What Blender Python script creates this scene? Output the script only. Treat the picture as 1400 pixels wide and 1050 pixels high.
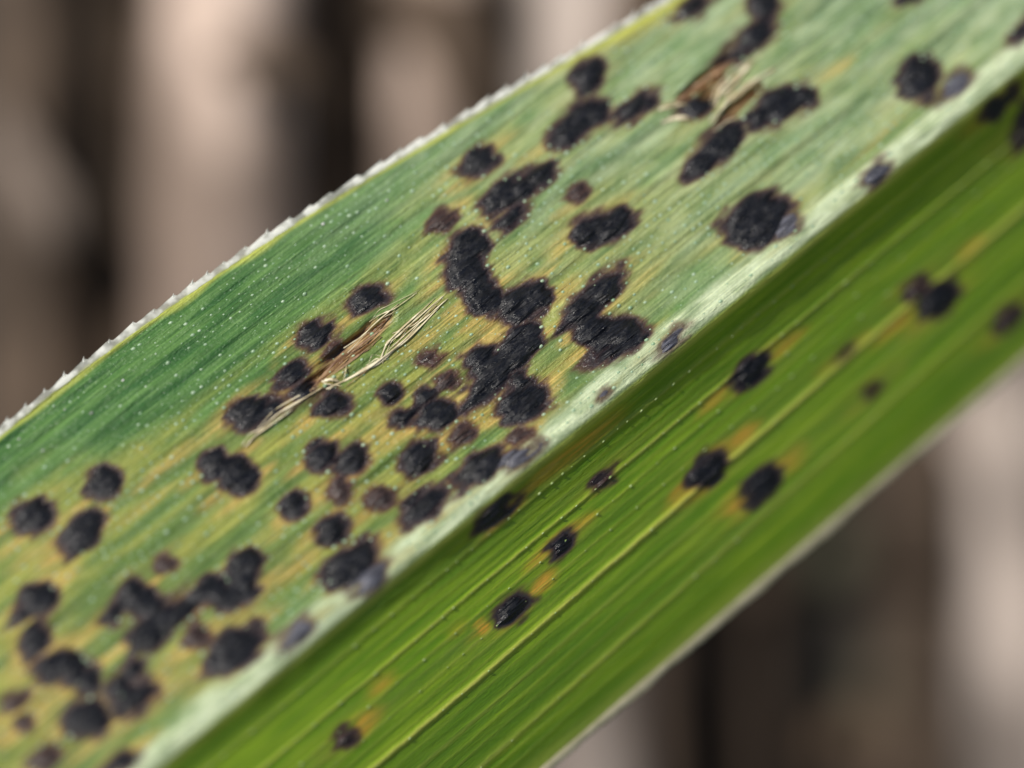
import bpy, math, random
import numpy as np
R = math.radians
scene = bpy.context.scene
for o in list(bpy.data.objects):
    bpy.data.objects.remove(o)

# ------------------------------------------------------------------ camera, sky, sun, exposure
LEAF_Z = 0.026            # height of the leaf's ridge above the soil (m)
CAM_D = 60.0              # camera to ridge, mm
cam_d = bpy.data.cameras.new('camera')
cam = bpy.data.objects.new('camera', cam_d)
scene.collection.objects.link(cam)
cam.location = (0, 0, LEAF_Z + CAM_D * 0.001)
cam.rotation_euler = (0, 0, 0)
cam_d.sensor_width = 36.0
cam_d.lens = 36.0 * CAM_D / 14.0
cam_d.clip_start = 0.002
cam_d.clip_end = 50.0
cam_d.dof.use_dof = True
cam_d.dof.focus_distance = CAM_D * 0.001
cam_d.dof.aperture_fstop = 39.0
scene.camera = cam

SUN_EL, SUN_AZ = 54.0, -46.0          # azimuth clockwise from +Y
world = bpy.data.worlds.new('World')
scene.world = world
world.use_nodes = True
wn = world.node_tree
bg = wn.nodes['Background']
sky = wn.nodes.new('ShaderNodeTexSky')
sky.sky_type = 'NISHITA'
sky.sun_disc = False
sky.sun_elevation = R(SUN_EL)
sky.sun_rotation = R(SUN_AZ)
wn.links.new(sky.outputs[0], bg.inputs[0])
bg.inputs[1].default_value = 0.088

sun_d = bpy.data.lights.new('sun', 'SUN')
sun_d.energy = 4.6
sun_d.angle = R(0.5)
sun_d.color = (1.0, 0.95, 0.87)
sun = bpy.data.objects.new('sun', sun_d)
scene.collection.objects.link(sun)
sun.rotation_euler = (R(90 - SUN_EL), 0, R(-SUN_AZ + 180))
sun.location = (-0.3, 0.3, 0.5)

vs = scene.view_settings
vs.view_transform = 'Standard'
vs.look = 'None'
vs.exposure = 0.25
vs.gamma = 1.0
vs.use_curve_mapping = False
scene.cycles.use_denoising = True
scene.cycles.max_bounces = 8
scene.cycles.transmission_bounces = 6
scene.cycles.sample_clamp_indirect = 4.0

# ------------------------------------------------------------------ helpers
rng = np.random.default_rng(7)
random.seed(7)


def vnoise(x, y, seed=0):
    """smooth value noise in 0..1, any array shape"""
    x = np.asarray(x, float); y = np.asarray(y, float)
    xi = np.floor(x).astype(np.int64); yi = np.floor(y).astype(np.int64)
    fx = x - xi; fy = y - yi
    fx = fx * fx * fx * (fx * (fx * 6 - 15) + 10); fy = fy * fy * fy * (fy * (fy * 6 - 15) + 10)

    def h(a, b):
        n = (a * 374761393 + b * 668265263 + seed * 974634777) & 0xFFFFFFFF
        n = ((n ^ (n >> 13)) * 1274126177) & 0xFFFFFFFF
        n = (n ^ (n >> 16)) & 0xFFFFFFFF
        return n / 4294967295.0
    a = h(xi, yi); b = h(xi + 1, yi); c = h(xi, yi + 1); d = h(xi + 1, yi + 1)
    return (a * (1 - fx) + b * fx) * (1 - fy) + (c * (1 - fx) + d * fx) * fy


def fbm(x, y, seed=0, octs=3):
    t = 0.0; amp = 0.5; tot = 0.0
    for k in range(octs):
        t = t + amp * vnoise(x * 2 ** k, y * 2 ** k, seed + 31 * k); tot += amp; amp *= 0.5
    return t / tot


def sstep(a, b, x):
    t = np.clip((x - a) / (b - a), 0, 1)
    return t * t * (3 - 2 * t)


def make_obj(name, verts, faces, mat, parent=None, smooth=True):
    me = bpy.data.meshes.new(name)
    me.from_pydata([tuple(v) for v in verts], [], [tuple(f) for f in faces])
    return link_mesh(name, me, mat, parent, smooth)


def make_quads(name, verts, quads, mat, parent=None, smooth=True):
    """fast path: numpy (n,3) and (m,4)"""
    me = bpy.data.meshes.new(name)
    n, m = len(verts), len(quads)
    me.vertices.add(n); me.vertices.foreach_set('co', np.asarray(verts, np.float32).ravel())
    me.loops.add(m * 4); me.loops.foreach_set('vertex_index', np.asarray(quads, np.int32).ravel())
    me.polygons.add(m)
    me.polygons.foreach_set('loop_start', np.arange(0, m * 4, 4, dtype=np.int32))
    me.update(calc_edges=True)
    return link_mesh(name, me, mat, parent, smooth)


def link_mesh(name, me, mat, parent, smooth):
    if smooth and len(me.polygons):
        me.polygons.foreach_set('use_smooth', np.ones(len(me.polygons), bool))
    if mat:
        me.materials.append(mat)
    o = bpy.data.objects.new(name, me)
    scene.collection.objects.link(o)
    if parent:
        o.parent = parent
    return o


def set_uv(o, uv):
    me = o.data
    l = me.uv_layers.new(name='leaf_uv')
    idx = np.empty(len(me.loops), np.int32); me.loops.foreach_get('vertex_index', idx)
    l.data.foreach_set('uv', np.asarray(uv, np.float32)[idx].ravel())


def set_attr(o, name, arr):
    a = o.data.attributes.new(name, 'FLOAT', 'POINT')
    a.data.foreach_set('value', np.asarray(arr, np.float32).ravel())


class G:
    """small node-graph builder"""
    def __init__(s, name):
        s.m = bpy.data.materials.new(name); s.m.use_nodes = True
        s.t = s.m.node_tree; s.t.nodes.clear()
        s.out = s.t.nodes.new('ShaderNodeOutputMaterial')

    def n(s, typ, ins=None, **props):
        nd = s.t.nodes.new(typ)
        for k, v in props.items():
            setattr(nd, k, v)
        for k, v in (ins or {}).items():
            s.set(nd.inputs[k], v)
        return nd

    def set(s, sock, v):
        if isinstance(v, bpy.types.NodeSocket):
            s.t.links.new(v, sock)
        else:
            if isinstance(v, tuple) and len(v) == 3 and sock.type == 'RGBA':
                v = v + (1.0,)
            sock.default_value = v

    def attr(s, name):
        return s.n('ShaderNodeAttribute', attribute_name=name).outputs['Fac']

    def math(s, op, a, b=0.0, clamp=False):
        nd = s.n('ShaderNodeMath', operation=op, use_clamp=clamp)
        s.set(nd.inputs[0], a); s.set(nd.inputs[1], b)
        return nd.outputs[0]

    def mix(s, f, a, b, blend='MIX'):
        nd = s.n('ShaderNodeMix', data_type='RGBA', blend_type=blend)
        s.set(nd.inputs[0], f); s.set(nd.inputs[6], a); s.set(nd.inputs[7], b)
        return nd.outputs[2]

    def ramp(s, f, lo, hi):
        nd = s.n('ShaderNodeMapRange', {0: f, 1: lo, 2: hi}, clamp=True, interpolation_type='SMOOTHSTEP')
        return nd.outputs[0]

    def vec(s, src, scale):
        return s.n('ShaderNodeVectorMath', {0: src, 1: scale}, operation='MULTIPLY').outputs[0]

    def noise(s, v, scale, detail=3.0, rough=0.55):
        return s.n('ShaderNodeTexNoise', {'Vector': v, 'Scale': scale, 'Detail': detail, 'Roughness': rough}).outputs[0]

    def finish(s, shader):
        s.t.links.new(shader, s.out.inputs[0]); return s.m


# ------------------------------------------------------------------ the leaf's shape (mm, leaf-root space)
EU = np.array([0.7805, 0.6251]); EV = np.array([-0.6251, 0.7805])
ORG = np.array([0.35, -1.05])
U0 = 2.1                  # ridge crosses the focal plane here


def ridge_z(u):
    u = np.asarray(u, float)
    z = -0.33 * (np.clip(u, -8.5, 10.5) - U0)
    a = np.clip(u - 10.5, 0, None); b = np.clip(-8.5 - u, 0, None)
    return z - 0.33 * a - 0.0120 * a * a + 0.33 * b - 0.0125 * b * b


def softplus(x, e):
    return e * np.logaddexp(0, x / e)


def base_z(u, v):
    u = np.asarray(u, float); v = np.asarray(v, float)
    uc = np.clip(u, -8.5, 10.5)
    v = v + 0.05 * (vnoise(u / 1.3, u * 0, 131) - 0.5) + 0.02 * (vnoise(u / 0.3, u * 0, 132) - 0.5)
    p = softplus(v, 0.022) ; w = softplus(-v, 0.022)
    zl = -(0.24 * p + 0.021 * p * p) + 0.14 * np.exp(-((p - 0.2) / 0.27) ** 2) - 0.05 * np.exp(-((p - 0.85) / 0.25) ** 2)
    L = 0.10 + 0.036 * (uc + 8.5); D = 0.10 + 0.054 * (uc + 8.5)
    zr = -(0.44 * w + 0.075 * w * w + D * (1 - np.exp(-w / L)))
    return ridge_z(u) + zl + zr


def xy(u, v):
    return ORG[0] + u * EU[0] + v * EV[0], ORG[1] + u * EU[1] + v * EV[1]


def px2uv(px, py):
    """point of the leaf's surface seen at a place of the photograph (1400x1050)"""
    X = (np.asarray(px, float) - 700) / 100; Y = (525 - np.asarray(py, float)) / 100
    z = np.zeros_like(X)
    for _ in range(12):
        k = (CAM_D - z) / CAM_D
        dx = X * k - ORG[0]; dy = Y * k - ORG[1]
        u = dx * EU[0] + dy * EU[1]; v = dx * EV[0] + dy * EV[1]
        z = 0.5 * z + 0.5 * base_z(u, v)
    return u, v


le = np.array([(0, 592), (200, 448), (330, 347), (450, 272), (560, 207), (701, 128), (822, 55), (905, 5)], float)
re_ = np.array([(735, 1050), (930, 893), (1040, 800), (1160, 695), (1290, 585), (1400, 482)], float)
lu, lv = px2uv(le[:, 0], le[:, 1]); ru, rv = px2uv(re_[:, 0], re_[:, 1])
pl = np.polyfit(lu, lv, 3); pr = np.polyfit(ru, rv, 1)
U_TIP, U_BASE = 41.0, -71.0


def width_fac(u):
    u = np.asarray(u, float)
    a = np.clip((u - 9.5) / (U_TIP - 9.5), 0, 1)
    return np.clip(1 - a ** 1.6, 0.004, 1)


def v_left(u):
    uc = np.clip(u, lu.min() - 0.5, lu.max() + 0.6)
    return np.polyval(pl, uc) * width_fac(u)


def v_right(u):
    uc = np.clip(u, -8.5, 10)
    return np.polyval(pr, uc) * width_fac(u)


# veins of the shaded half: (v, height, half width, strength)
def vrp(px, py):
    return float(px2uv(px, py)[1])


RV = [(vrp(560, 820), 0.020, 0.020, 0.55), (vrp(620, 830), 0.032, 0.022, 0.85), (vrp(700, 883), 0.045, 0.042, 1.0),
      (vrp(790, 925), 0.022, 0.045, 0.55), (-1.08, 0.014, 0.018, 0.4), (-1.38, 0.012, 0.018, 0.35), (-0.60, 0.010, 0.015, 0.3),
      (-2.15, 0.010, 0.03, 0.35), (-0.2, 0.008, 0.015, 0.2)] + [(x_, 0.007, 0.016, 0.22) for x_ in (-0.31, -0.50, -0.71, -0.96, -1.22, -1.52, -1.64, -1.93, -2.32, -2.48, -2.85, -3.0)]


def vein_wob(u, k):
    return 0.035 * (vnoise(u / 2.5, np.full_like(u, k * 3.7), 5) - 0.5) + 0.012 * (vnoise(u / 0.14, np.full_like(u, k * 1.3), 6) - 0.5)


def vein_fields(u, v):
    h = np.zeros_like(u); m = np.zeros_like(u)
    for k, (vc, hh, wd, st) in enumerate(RV):
        s = 1 - 0.012 * (np.clip(u, -9, 11))
        d = (v - vc * s - vein_wob(u, k)) / wd
        g = np.exp(-d * d)
        h += hh * g; m = np.maximum(m, st * g)
    on = (v < 0)
    return h * on, m * on


LR = np.arange(0.70, 5.2, 0.17) + 0.04 * np.sin(np.arange(0.70, 5.2, 0.17) * 17)


def disp(u, v):
    """raised veins, ribs and undulation"""
    u = np.asarray(u, float); v = np.asarray(v, float)
    hv, _ = vein_fields(u, v)
    left = sstep(0.45, 0.85, v); right = sstep(-0.1, -0.3, v)
    ribs = np.zeros_like(u)
    for k, c in enumerate(LR):
        d = (v - c * (1 - 0.012 * np.clip(u, -9, 11)) - 0.05 * (vnoise(u / 3.0, np.full_like(u, k * 5.1), 15) - 0.5)) / 0.045
        ribs += (0.5 + vnoise(u / 2.0, np.full_like(u, k * 2.3), 16)) * np.exp(-d * d)
    und = 0.11 * (fbm(u / 4.0, v / 0.7, 11, 2) - 0.5)
    fine = 0.020 * (vnoise(u / 1.8, v / 0.05, 21) - 0.5) + 0.016 * (vnoise(u / 0.8, v / 0.032, 22) - 0.5)
    cell = 0.010 * (vnoise(u / 0.11, v / 0.04, 23) - 0.5) * (0.3 + 0.7 * left)
    return hv + left * (0.024 * ribs + und + fine) + right * (0.25 * und + 0.25 * fine) + cell \
        + (1 - left) * (1 - right) * 0.05 * (fbm(u / 0.5, v / 0.12, 24, 2) - 0.5)


def surf(u, v):
    x, y = xy(u, v)
    return np.stack([x, y, base_z(u, v) + disp(u, v) - TEAR_DEPTH(u, v)], -1)


# ------------------------------------------------------------------ the tar spots: ellipses (cx, cy, long, short, angle) seen in the photograph
SPOTS = [  # (tone, [ellipses])
    ('k', [(948, 8, 28, 14, 25)]), ('k', [(1044, 8, 22, 20, 60), (1032, 48, 26, 18, 35), (1003, 74, 22, 9, 35)]),
    ('k', [(805, 103, 28, 21, 50)]), ('k', [(785, 172, 38, 20, 38), (812, 152, 22, 19, 38)]), ('k', [(868, 147, 34, 14, 33)]),
    ('k', [(950, 148, 24, 15, 10)]), ('k', [(1066, 142, 40, 22, 30), (1096, 130, 20, 14, 0), (1040, 160, 20, 12, 35)]),
    ('k', [(985, 196, 36, 21, 42), (955, 225, 26, 16, 42)]), ('k', [(1255, 108, 33, 27, 60)]), ('g', [(1305, 118, 28, 12, 45)]),
    ('k', [(1396, 45, 26, 10, 45)]), ('g', [(1195, 240, 23, 13, 45)]), ('k', [(1035, 298, 52, 30, 25), (1030, 320, 30, 20, 25)]),
    ('g', [(1077, 305, 26, 15, 40)]), ('k', [(1240, 0, 15, 6, 20)]), ('k', [(655, 222, 30, 18, 28)]),
    ('k', [(735, 240, 25, 16, 30), (683, 272, 32, 19, 38), (710, 257, 18, 12, 38)]), ('k', [(697, 299, 25, 12, 38)]),
    ('b', [(605, 303, 19, 13, 35)]), ('b', [(790, 265, 16, 13, 20)]), ('k', [(830, 308, 38, 21, 18), (800, 320, 20, 21, 0)]),
    ('k', [(638, 340, 33, 24, 35), (638, 372, 30, 25, 20), (662, 408, 30, 23, -20)]), ('k', [(708, 418, 32, 25, 25), (733, 405, 20, 22, 0)]),
    ('k', [(828, 393, 34, 18, 42), (797, 425, 36, 17, 35), (815, 452, 32, 24, 0), (850, 455, 32, 22, 15), (838, 478, 38, 11, 32)]),
    ('k', [(712, 470, 34, 22, 50), (678, 508, 42, 21, 42), (656, 487, 22, 17, 20), (651, 545, 26, 10, 42)]),
    ('k', [(715, 552, 38, 25, 28), (710, 521, 16, 14, 0)]), ('b', [(587, 491, 15, 11, 20)]), ('k', [(535, 538, 18, 17, 0)]),
    ('b', [(611, 519, 15, 12, 20)]), ('k', [(597, 566, 28, 21, 20), (550, 572, 20, 15, 10), (580, 543, 15, 12, 30)]),
    ('b', [(631, 595, 18, 13, 35)]), ('k', [(573, 627, 29, 20, 28)]), ('b', [(523, 680, 20, 15, 15)]),
    ('k', [(655, 640, 40, 18, 35)]), ('g', [(705, 625, 33, 11, 26)]), ('b', [(710, 598, 15, 11, 35)]),
    ('k', [(580, 692, 38, 19, 36)]), ('k', [(484, 768, 44, 22, 36), (465, 785, 22, 20, 30)]), ('g', [(505, 792, 28, 15, 40)]),
    ('k', [(503, 408, 26, 17, 28)]), ('k', [(432, 458, 27, 16, 28)]), ('b', [(455, 480, 13, 9, 30)]), ('k', [(400, 513, 25, 14, 35)]),
    ('k', [(456, 553, 26, 20, 10)]), ('k', [(338, 566, 28, 22, 20), (374, 557, 20, 12, 35), (413, 537, 16, 12, 35)]),
    ('k', [(297, 634, 23, 20, 30), (326, 652, 27, 25, 0)]), ('k', [(442, 622, 23, 20, 20), (482, 626, 24, 18, 30)]),
    ('b', [(465, 670, 18, 15, 30)]), ('k', [(402, 690, 20, 18, 30)]), ('k', [(453, 725, 23, 21, 30)]),
    ('k', [(141, 660, 26, 24, 30)]), ('k', [(47, 708, 31, 24, 20)]), ('k', [(112, 728, 37, 21, 45)]),
    ('k', [(55, 817, 27, 22, 30), (30, 842, 18, 10, 40)]),
    ('k', [(50, 873, 28, 18, 60), (66, 913, 24, 19, 0), (92, 908, 22, 21, 0), (119, 928, 23, 18, 40)]),
    ('k', [(183, 812, 20, 24, 0), (202, 830, 24, 18, 0), (154, 839, 16, 10, 35), (200, 866, 30, 22, 35), (230, 846, 30, 19, 35),
           (282, 808, 30, 17, 30), (250, 833, 24, 13, 35), (336, 771, 25, 20, 20), (331, 806, 24, 22, 60), (310, 820, 20, 18, 0)]),
    ('b', [(228, 770, 14, 12, 0)]), ('b', [(268, 870, 20, 17, 30)]), ('k', [(322, 888, 46, 25, 40)]), ('g', [(406, 864, 30, 13, 40)]),
    ('k', [(181, 917, 21, 16, 40), (183, 957, 30, 20, 30), (162, 935, 16, 14, 0)]), ('k', [(117, 985, 31, 25, 10)]),
    ('b', [(20, 960, 18, 13, 20)]), ('b', [(32, 988, 12, 11, 0)]), ('b', [(60, 1037, 19, 12, 30)]), ('k', [(160, 1046, 30, 12, 30)]),
    ('g', [(913, 471, 28, 9, 42)]), ('g', [(826, 535, 11, 6, 38)]),
    # the shaded half
    ('k', [(676, 706, 38, 13, 42)]), ('b', [(824, 654, 18, 10, 42)]), ('k', [(767, 746, 23, 13, 48)]), ('k', [(700, 833, 31, 16, 40)]),
    ('b', [(474, 1008, 18, 14, 30)]), ('k', [(1029, 506, 32, 17, 42)]), ('k', [(967, 645, 35, 20, 45)]), ('k', [(1042, 662, 36, 20, 45)]),
    ('k', [(1284, 409, 35, 21, 45)]), ('b', [(1254, 396, 20, 16, 30)]), ('f', [(1192, 533, 18, 13, 45)]), ('b', [(1378, 437, 26, 14, 45)]),
    ('k', [(1368, 143, 32, 11, 45)]), ('b', [(1402, 172, 34, 12, 75)]), ('f', [(1157, 481, 18, 9, 45)]),
]
# dead straw-coloured streaks (cx, cy, long, short, angle, strength)
STREAKS = [(330, 915, 70, 9, 38, 0.9), (610, 702, 60, 9, 38, 0.9), (700, 650, 50, 8, 38, 0.8), (545, 765, 45, 9, 40, 0.9), (440, 840, 40, 9, 38, 0.8), (120, 1025, 60, 12, 38, 0.8), (205, 965, 110, 17, 38, 0.9), (268, 936, 40, 15, 38, 0.5), (235, 630, 85, 12, 36, 0.8), (200, 690, 60, 10, 36, 0.5), (740, 205, 55, 11, 38, 0.8),
           (1145, 95, 42, 9, 36, 0.8), (625, 860, 22, 12, 38, 0.2), (660, 858, 15, 13, 38, 1.0), (745, 797, 30, 14, 40, 0.9), (800, 712, 26, 9, 40, 0.6), (520, 935, 30, 14, 38, 0.5),
           (1015, 597, 34, 11, 42, 0.9), (925, 680, 22, 11, 42, 0.7), (978, 545, 40, 9, 42, 0.7), (1075, 470, 45, 9, 42, 0.7), (1005, 692, 24, 13, 42, 0.9),
           (1080, 622, 28, 9, 42, 0.5), (1225, 443, 45, 10, 42, 0.8), (1330, 340, 40, 12, 42, 0.5), (540, 590, 50, 22, 36, 0.9), (570, 470, 55, 14, 36, 0.8), (655, 440, 40, 16, 36, 0.9),
           (385, 540, 70, 14, 37, 0.9), (440, 500, 50, 16, 36, 0.8), (780, 620, 120, 12, 39, 0.6), (640, 675, 60, 10, 38, 0.7), (540, 730, 35, 12, 38, 0.8),
           (400, 780, 70, 14, 38, 0.8), (330, 840, 40, 14, 38, 0.8), (240, 900, 60, 16, 38, 0.6), (100, 770, 30, 14, 60, 0.7), (890, 480, 60, 10, 40, 0.6),
           (770, 400, 40, 14, 36, 0.8), (1010, 350, 30, 16, 40, 0.5), (880, 380, 50, 10, 38, 0.5), (1200, 190, 80, 7, 41, 0.6), (760, 560, 40, 10, 38, 0.6),
           (40, 760, 50, 14, 38, 0.5), (60, 800, 30, 12, 45, 0.4), (980, 100, 40, 9, 40, 0.6), (560, 655, 40, 10, 38, 0.6), (1060, 345, 40, 8, 40, 0.5)]


def ell_to_uv(e):
    cx, cy, a, b, ang = e[:5]
    an = R(ang)
    c = np.array(px2uv(cx, cy))
    p1 = np.array(px2uv(cx + a * math.cos(an), cy - a * math.sin(an)))
    p0 = np.array(px2uv(cx - a * math.cos(an), cy + a * math.sin(an)))
    q1 = np.array(px2uv(cx - b * math.sin(an), cy - b * math.cos(an)))
    q0 = np.array(px2uv(cx + b * math.sin(an), cy + b * math.cos(an)))
    M = np.stack([(p1 - p0) / 2, (q1 - q0) / 2], 1)
    return (p1 + p0) / 2, np.linalg.inv(M), np.abs(M).sum(1), min(a, b) / 100


GROUPS = [(tone, [ell_to_uv(e) for e in es]) for tone, es in SPOTS]
STREAK_UV = [(ell_to_uv(e), e[5]) for e in STREAKS]


def ell_r(E, u, v):
    c, Mi, ext, sz = E
    du = u - c[0]; dv = v - c[1]
    return np.sqrt((Mi[0, 0] * du + Mi[0, 1] * dv) ** 2 + (Mi[1, 0] * du + Mi[1, 1] * dv) ** 2)


def group_field(es, u, v):
    """signed distance-like field in mm, ragged along the veins"""
    k = 0.045
    acc = np.zeros_like(u)
    for E in es:
        f = (1 - ell_r(E, u, v)) * max(E[3], 0.08)
        acc += np.exp(np.clip(f / k, -40, 40))
    f = k * np.log(acc + 1e-30)
    f = f - 0.012 - 0.015 * (v < 0) + 0.095 * (vnoise(u / 0.22, v / 0.10, 41) - 0.5) + 0.055 * (vnoise(u / 0.24, v / 0.04, 42) - 0.5)
    return f


# two tears where the tissue has split open
TEARS = [(ell_to_uv((478, 480, 85, 17, 40)), 0.16), (ell_to_uv((968, 105, 75, 11, 40)), 0.16), (ell_to_uv((1012, 142, 50, 10, 42)), 0.15),
         (ell_to_uv((975, 120, 26, 13, 40)), 0.2)]


def TEAR_DEPTH(u, v):
    d = np.zeros_like(np.asarray(u, float))
    for E, dep in TEARS:
        r = ell_r(E, u, v) + 0.35 * (vnoise(u / 0.3, v / 0.05, 61) - 0.5)
        d = np.maximum(d, dep * (1 - sstep(0.55, 1.0, r)))
    return d


# ------------------------------------------------------------------ materials
def blade_material():
    g = G('leaf_blade_tissue')
    uv = g.n('ShaderNodeUVMap', uv_map='leaf_uv').outputs[0]
    n_long = g.noise(g.vec(uv, (0.45, 6.0, 1)), 1.0, 4)
    n_mid = g.noise(g.vec(uv, (1.6, 5.0, 1)), 1.0, 3)
    n_fib = g.noise(g.vec(uv, (1.3, 26.0, 1)), 1.0, 4, 0.6)
    n_hair = g.noise(g.vec(uv, (0.9, 44.0, 1)), 1.0, 2)
    n_cell = g.noise(g.vec(uv, (15.0, 32.0, 1)), 1.0, 2)
    a = {k: g.attr(k) for k in ('dark', 'brown', 'halo', 'chlor', 'pale', 'vein', 'shade', 'dead', 'rim', 'band')}
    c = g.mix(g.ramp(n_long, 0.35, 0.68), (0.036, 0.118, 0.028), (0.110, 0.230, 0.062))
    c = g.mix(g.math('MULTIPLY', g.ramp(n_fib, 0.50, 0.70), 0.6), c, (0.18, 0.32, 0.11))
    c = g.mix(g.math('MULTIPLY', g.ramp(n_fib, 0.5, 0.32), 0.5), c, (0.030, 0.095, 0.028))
    cr = g.mix(g.ramp(n_long, 0.35, 0.7), (0.140, 0.300, 0.006), (0.275, 0.435, 0.014))  # healthy green, brightened to stand in for light through the shaded half
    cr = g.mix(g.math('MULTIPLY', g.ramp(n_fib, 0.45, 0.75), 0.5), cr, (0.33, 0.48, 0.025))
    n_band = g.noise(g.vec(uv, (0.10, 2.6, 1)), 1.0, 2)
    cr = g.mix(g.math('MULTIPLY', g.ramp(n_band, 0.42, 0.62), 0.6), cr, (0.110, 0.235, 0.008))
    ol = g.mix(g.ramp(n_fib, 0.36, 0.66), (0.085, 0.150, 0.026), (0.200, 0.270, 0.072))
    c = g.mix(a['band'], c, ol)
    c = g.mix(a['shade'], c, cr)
    ch = g.math('MULTIPLY', a['chlor'], g.ramp(n_mid, 0.2, 0.6), True)
    c = g.mix(ch, c, (0.310, 0.340, 0.070))
    c = g.mix(g.math('MULTIPLY', a['chlor'], g.math('MULTIPLY', g.ramp(n_fib, 0.52, 0.72), 0.45)), c, (0.50, 0.48, 0.15))
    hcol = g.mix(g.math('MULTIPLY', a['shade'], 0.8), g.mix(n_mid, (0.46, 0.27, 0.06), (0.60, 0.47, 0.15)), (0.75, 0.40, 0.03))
    hl = g.math('MULTIPLY', a['halo'], g.math('ADD', 0.45, g.ramp(n_fib, 0.3, 0.65)), True)
    c = g.mix(hl, c, hcol)
    c = g.mix(g.math('MULTIPLY', a['pale'], g.math('ADD', 0.55, g.ramp(n_mid, 0.3, 0.7)), True), c, (0.57, 0.66, 0.43))
    c = g.mix(a['rim'], c, (0.46, 0.50, 0.10))
    c = g.mix(g.math('MULTIPLY', a['vein'], g.math('ADD', 0.55, n_cell), True), c, (0.50, 0.52, 0.10))
    c = g.mix(a['dead'], c, g.mix(g.ramp(n_fib, 0.4, 0.65), (0.13, 0.06, 0.025), (0.50, 0.36, 0.18)))
    c = g.mix(g.math('MULTIPLY', a['brown'], g.math('ADD', 0.4, n_cell), True), c, (0.125, 0.045, 0.028))
    c = g.mix(a['dark'], c, (0.013, 0.011, 0.014))
    lit = g.math('SUBTRACT', 1.0, g.math('MULTIPLY', a['shade'], 0.6))
    c = g.mix(g.math('MULTIPLY', g.math('MULTIPLY', g.ramp(n_hair, 0.50, 0.68), 0.5), lit), c, g.mix(1.0, c, (1.75, 1.65, 1.6), 'MULTIPLY'))
    c = g.mix(g.math('MULTIPLY', g.math('MULTIPLY', g.ramp(n_hair, 0.48, 0.32), 0.55), lit), c, g.mix(1.0, c, (0.5, 0.55, 0.45), 'MULTIPLY'))
    hgt = g.math('ADD', g.math('MULTIPLY', n_cell, 0.75), g.math('ADD', g.math('MULTIPLY', n_fib, 0.5), g.math('MULTIPLY', n_hair, 0.5)))
    bst = g.math('SUBTRACT', 1.0, g.math('MULTIPLY', a['shade'], 0.7))
    bump = g.n('ShaderNodeBump', {'Strength': bst, 'Distance': 0.00003, 'Height': hgt})
    rough = g.math('ADD', 0.20, g.math('MULTIPLY', n_cell, 0.28))
    p = g.n('ShaderNodeBsdfPrincipled', {'Base Color': c, 'Roughness': rough, 'Specular IOR Level': 0.5, 'Normal': bump.outputs[0]})
    tc = g.mix(1.0, c, (1.5, 1.35, 0.45), 'MULTIPLY')
    tr = g.n('ShaderNodeBsdfTranslucent', {'Color': tc, 'Normal': bump.outputs[0]})
    fac = g.math('MULTIPLY', 0.34, g.math('SUBTRACT', 1.0, a['dark']))
    mx = g.n('ShaderNodeMixShader', {0: fac, 1: p.outputs[0], 2: tr.outputs[0]})
    return g.finish(mx.outputs[0])


def spot_material(name, lo, hi, spec=0.5):
    g = G(name)
    uv = g.n('ShaderNodeUVMap', uv_map='leaf_uv').outputs[0]
    n1 = g.noise(g.vec(uv, (3.0, 28.0, 1)), 1.0, 4)
    n2 = g.noise(g.vec(uv, (9.0, 14.0, 1)), 1.0, 3)
    n3 = g.noise(g.vec(uv, (14.0, 60.0, 1)), 1.0, 2)
    c = g.mix(g.ramp(n1, 0.35, 0.7), lo, hi)
    e = g.attr('edge')
    c = g.mix(g.math('MULTIPLY', e, 0.55), c, (0.075, 0.030, 0.022))
    bump = g.n('ShaderNodeBump', {'Strength': 1.0, 'Distance': 0.00005, 'Height': g.math('ADD', n1, g.math('MULTIPLY', n3, 0.3))})
    rough = g.math('ADD', 0.20, g.math('MULTIPLY', g.ramp(n2, 0.35, 0.65), 0.32))
    p = g.n('ShaderNodeBsdfPrincipled', {'Base Color': c, 'Roughness': rough, 'Specular IOR Level': spec, 'Normal': bump.outputs[0]})
    return g.finish(p.outputs[0])


def simple_leafy(name, lo, hi, scale, rough=0.4, trans=0.3, tcol=(1, 1, 1)):
    g = G(name)
    co = g.n('ShaderNodeTexCoord').outputs['Object']
    n1 = g.noise(co, scale, 3)
    c = g.mix(g.ramp(n1, 0.3, 0.7), lo, hi)
    p = g.n('ShaderNodeBsdfPrincipled', {'Base Color': c, 'Roughness': rough, 'Specular IOR Level': 0.6})
    tr = g.n('ShaderNodeBsdfTranslucent', {'Color': g.mix(1.0, c, tcol, 'MULTIPLY')})
    mx = g.n('ShaderNodeMixShader', {0: trans, 1: p.outputs[0], 2: tr.outputs[0]})
    return g.finish(mx.outputs[0])


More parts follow.
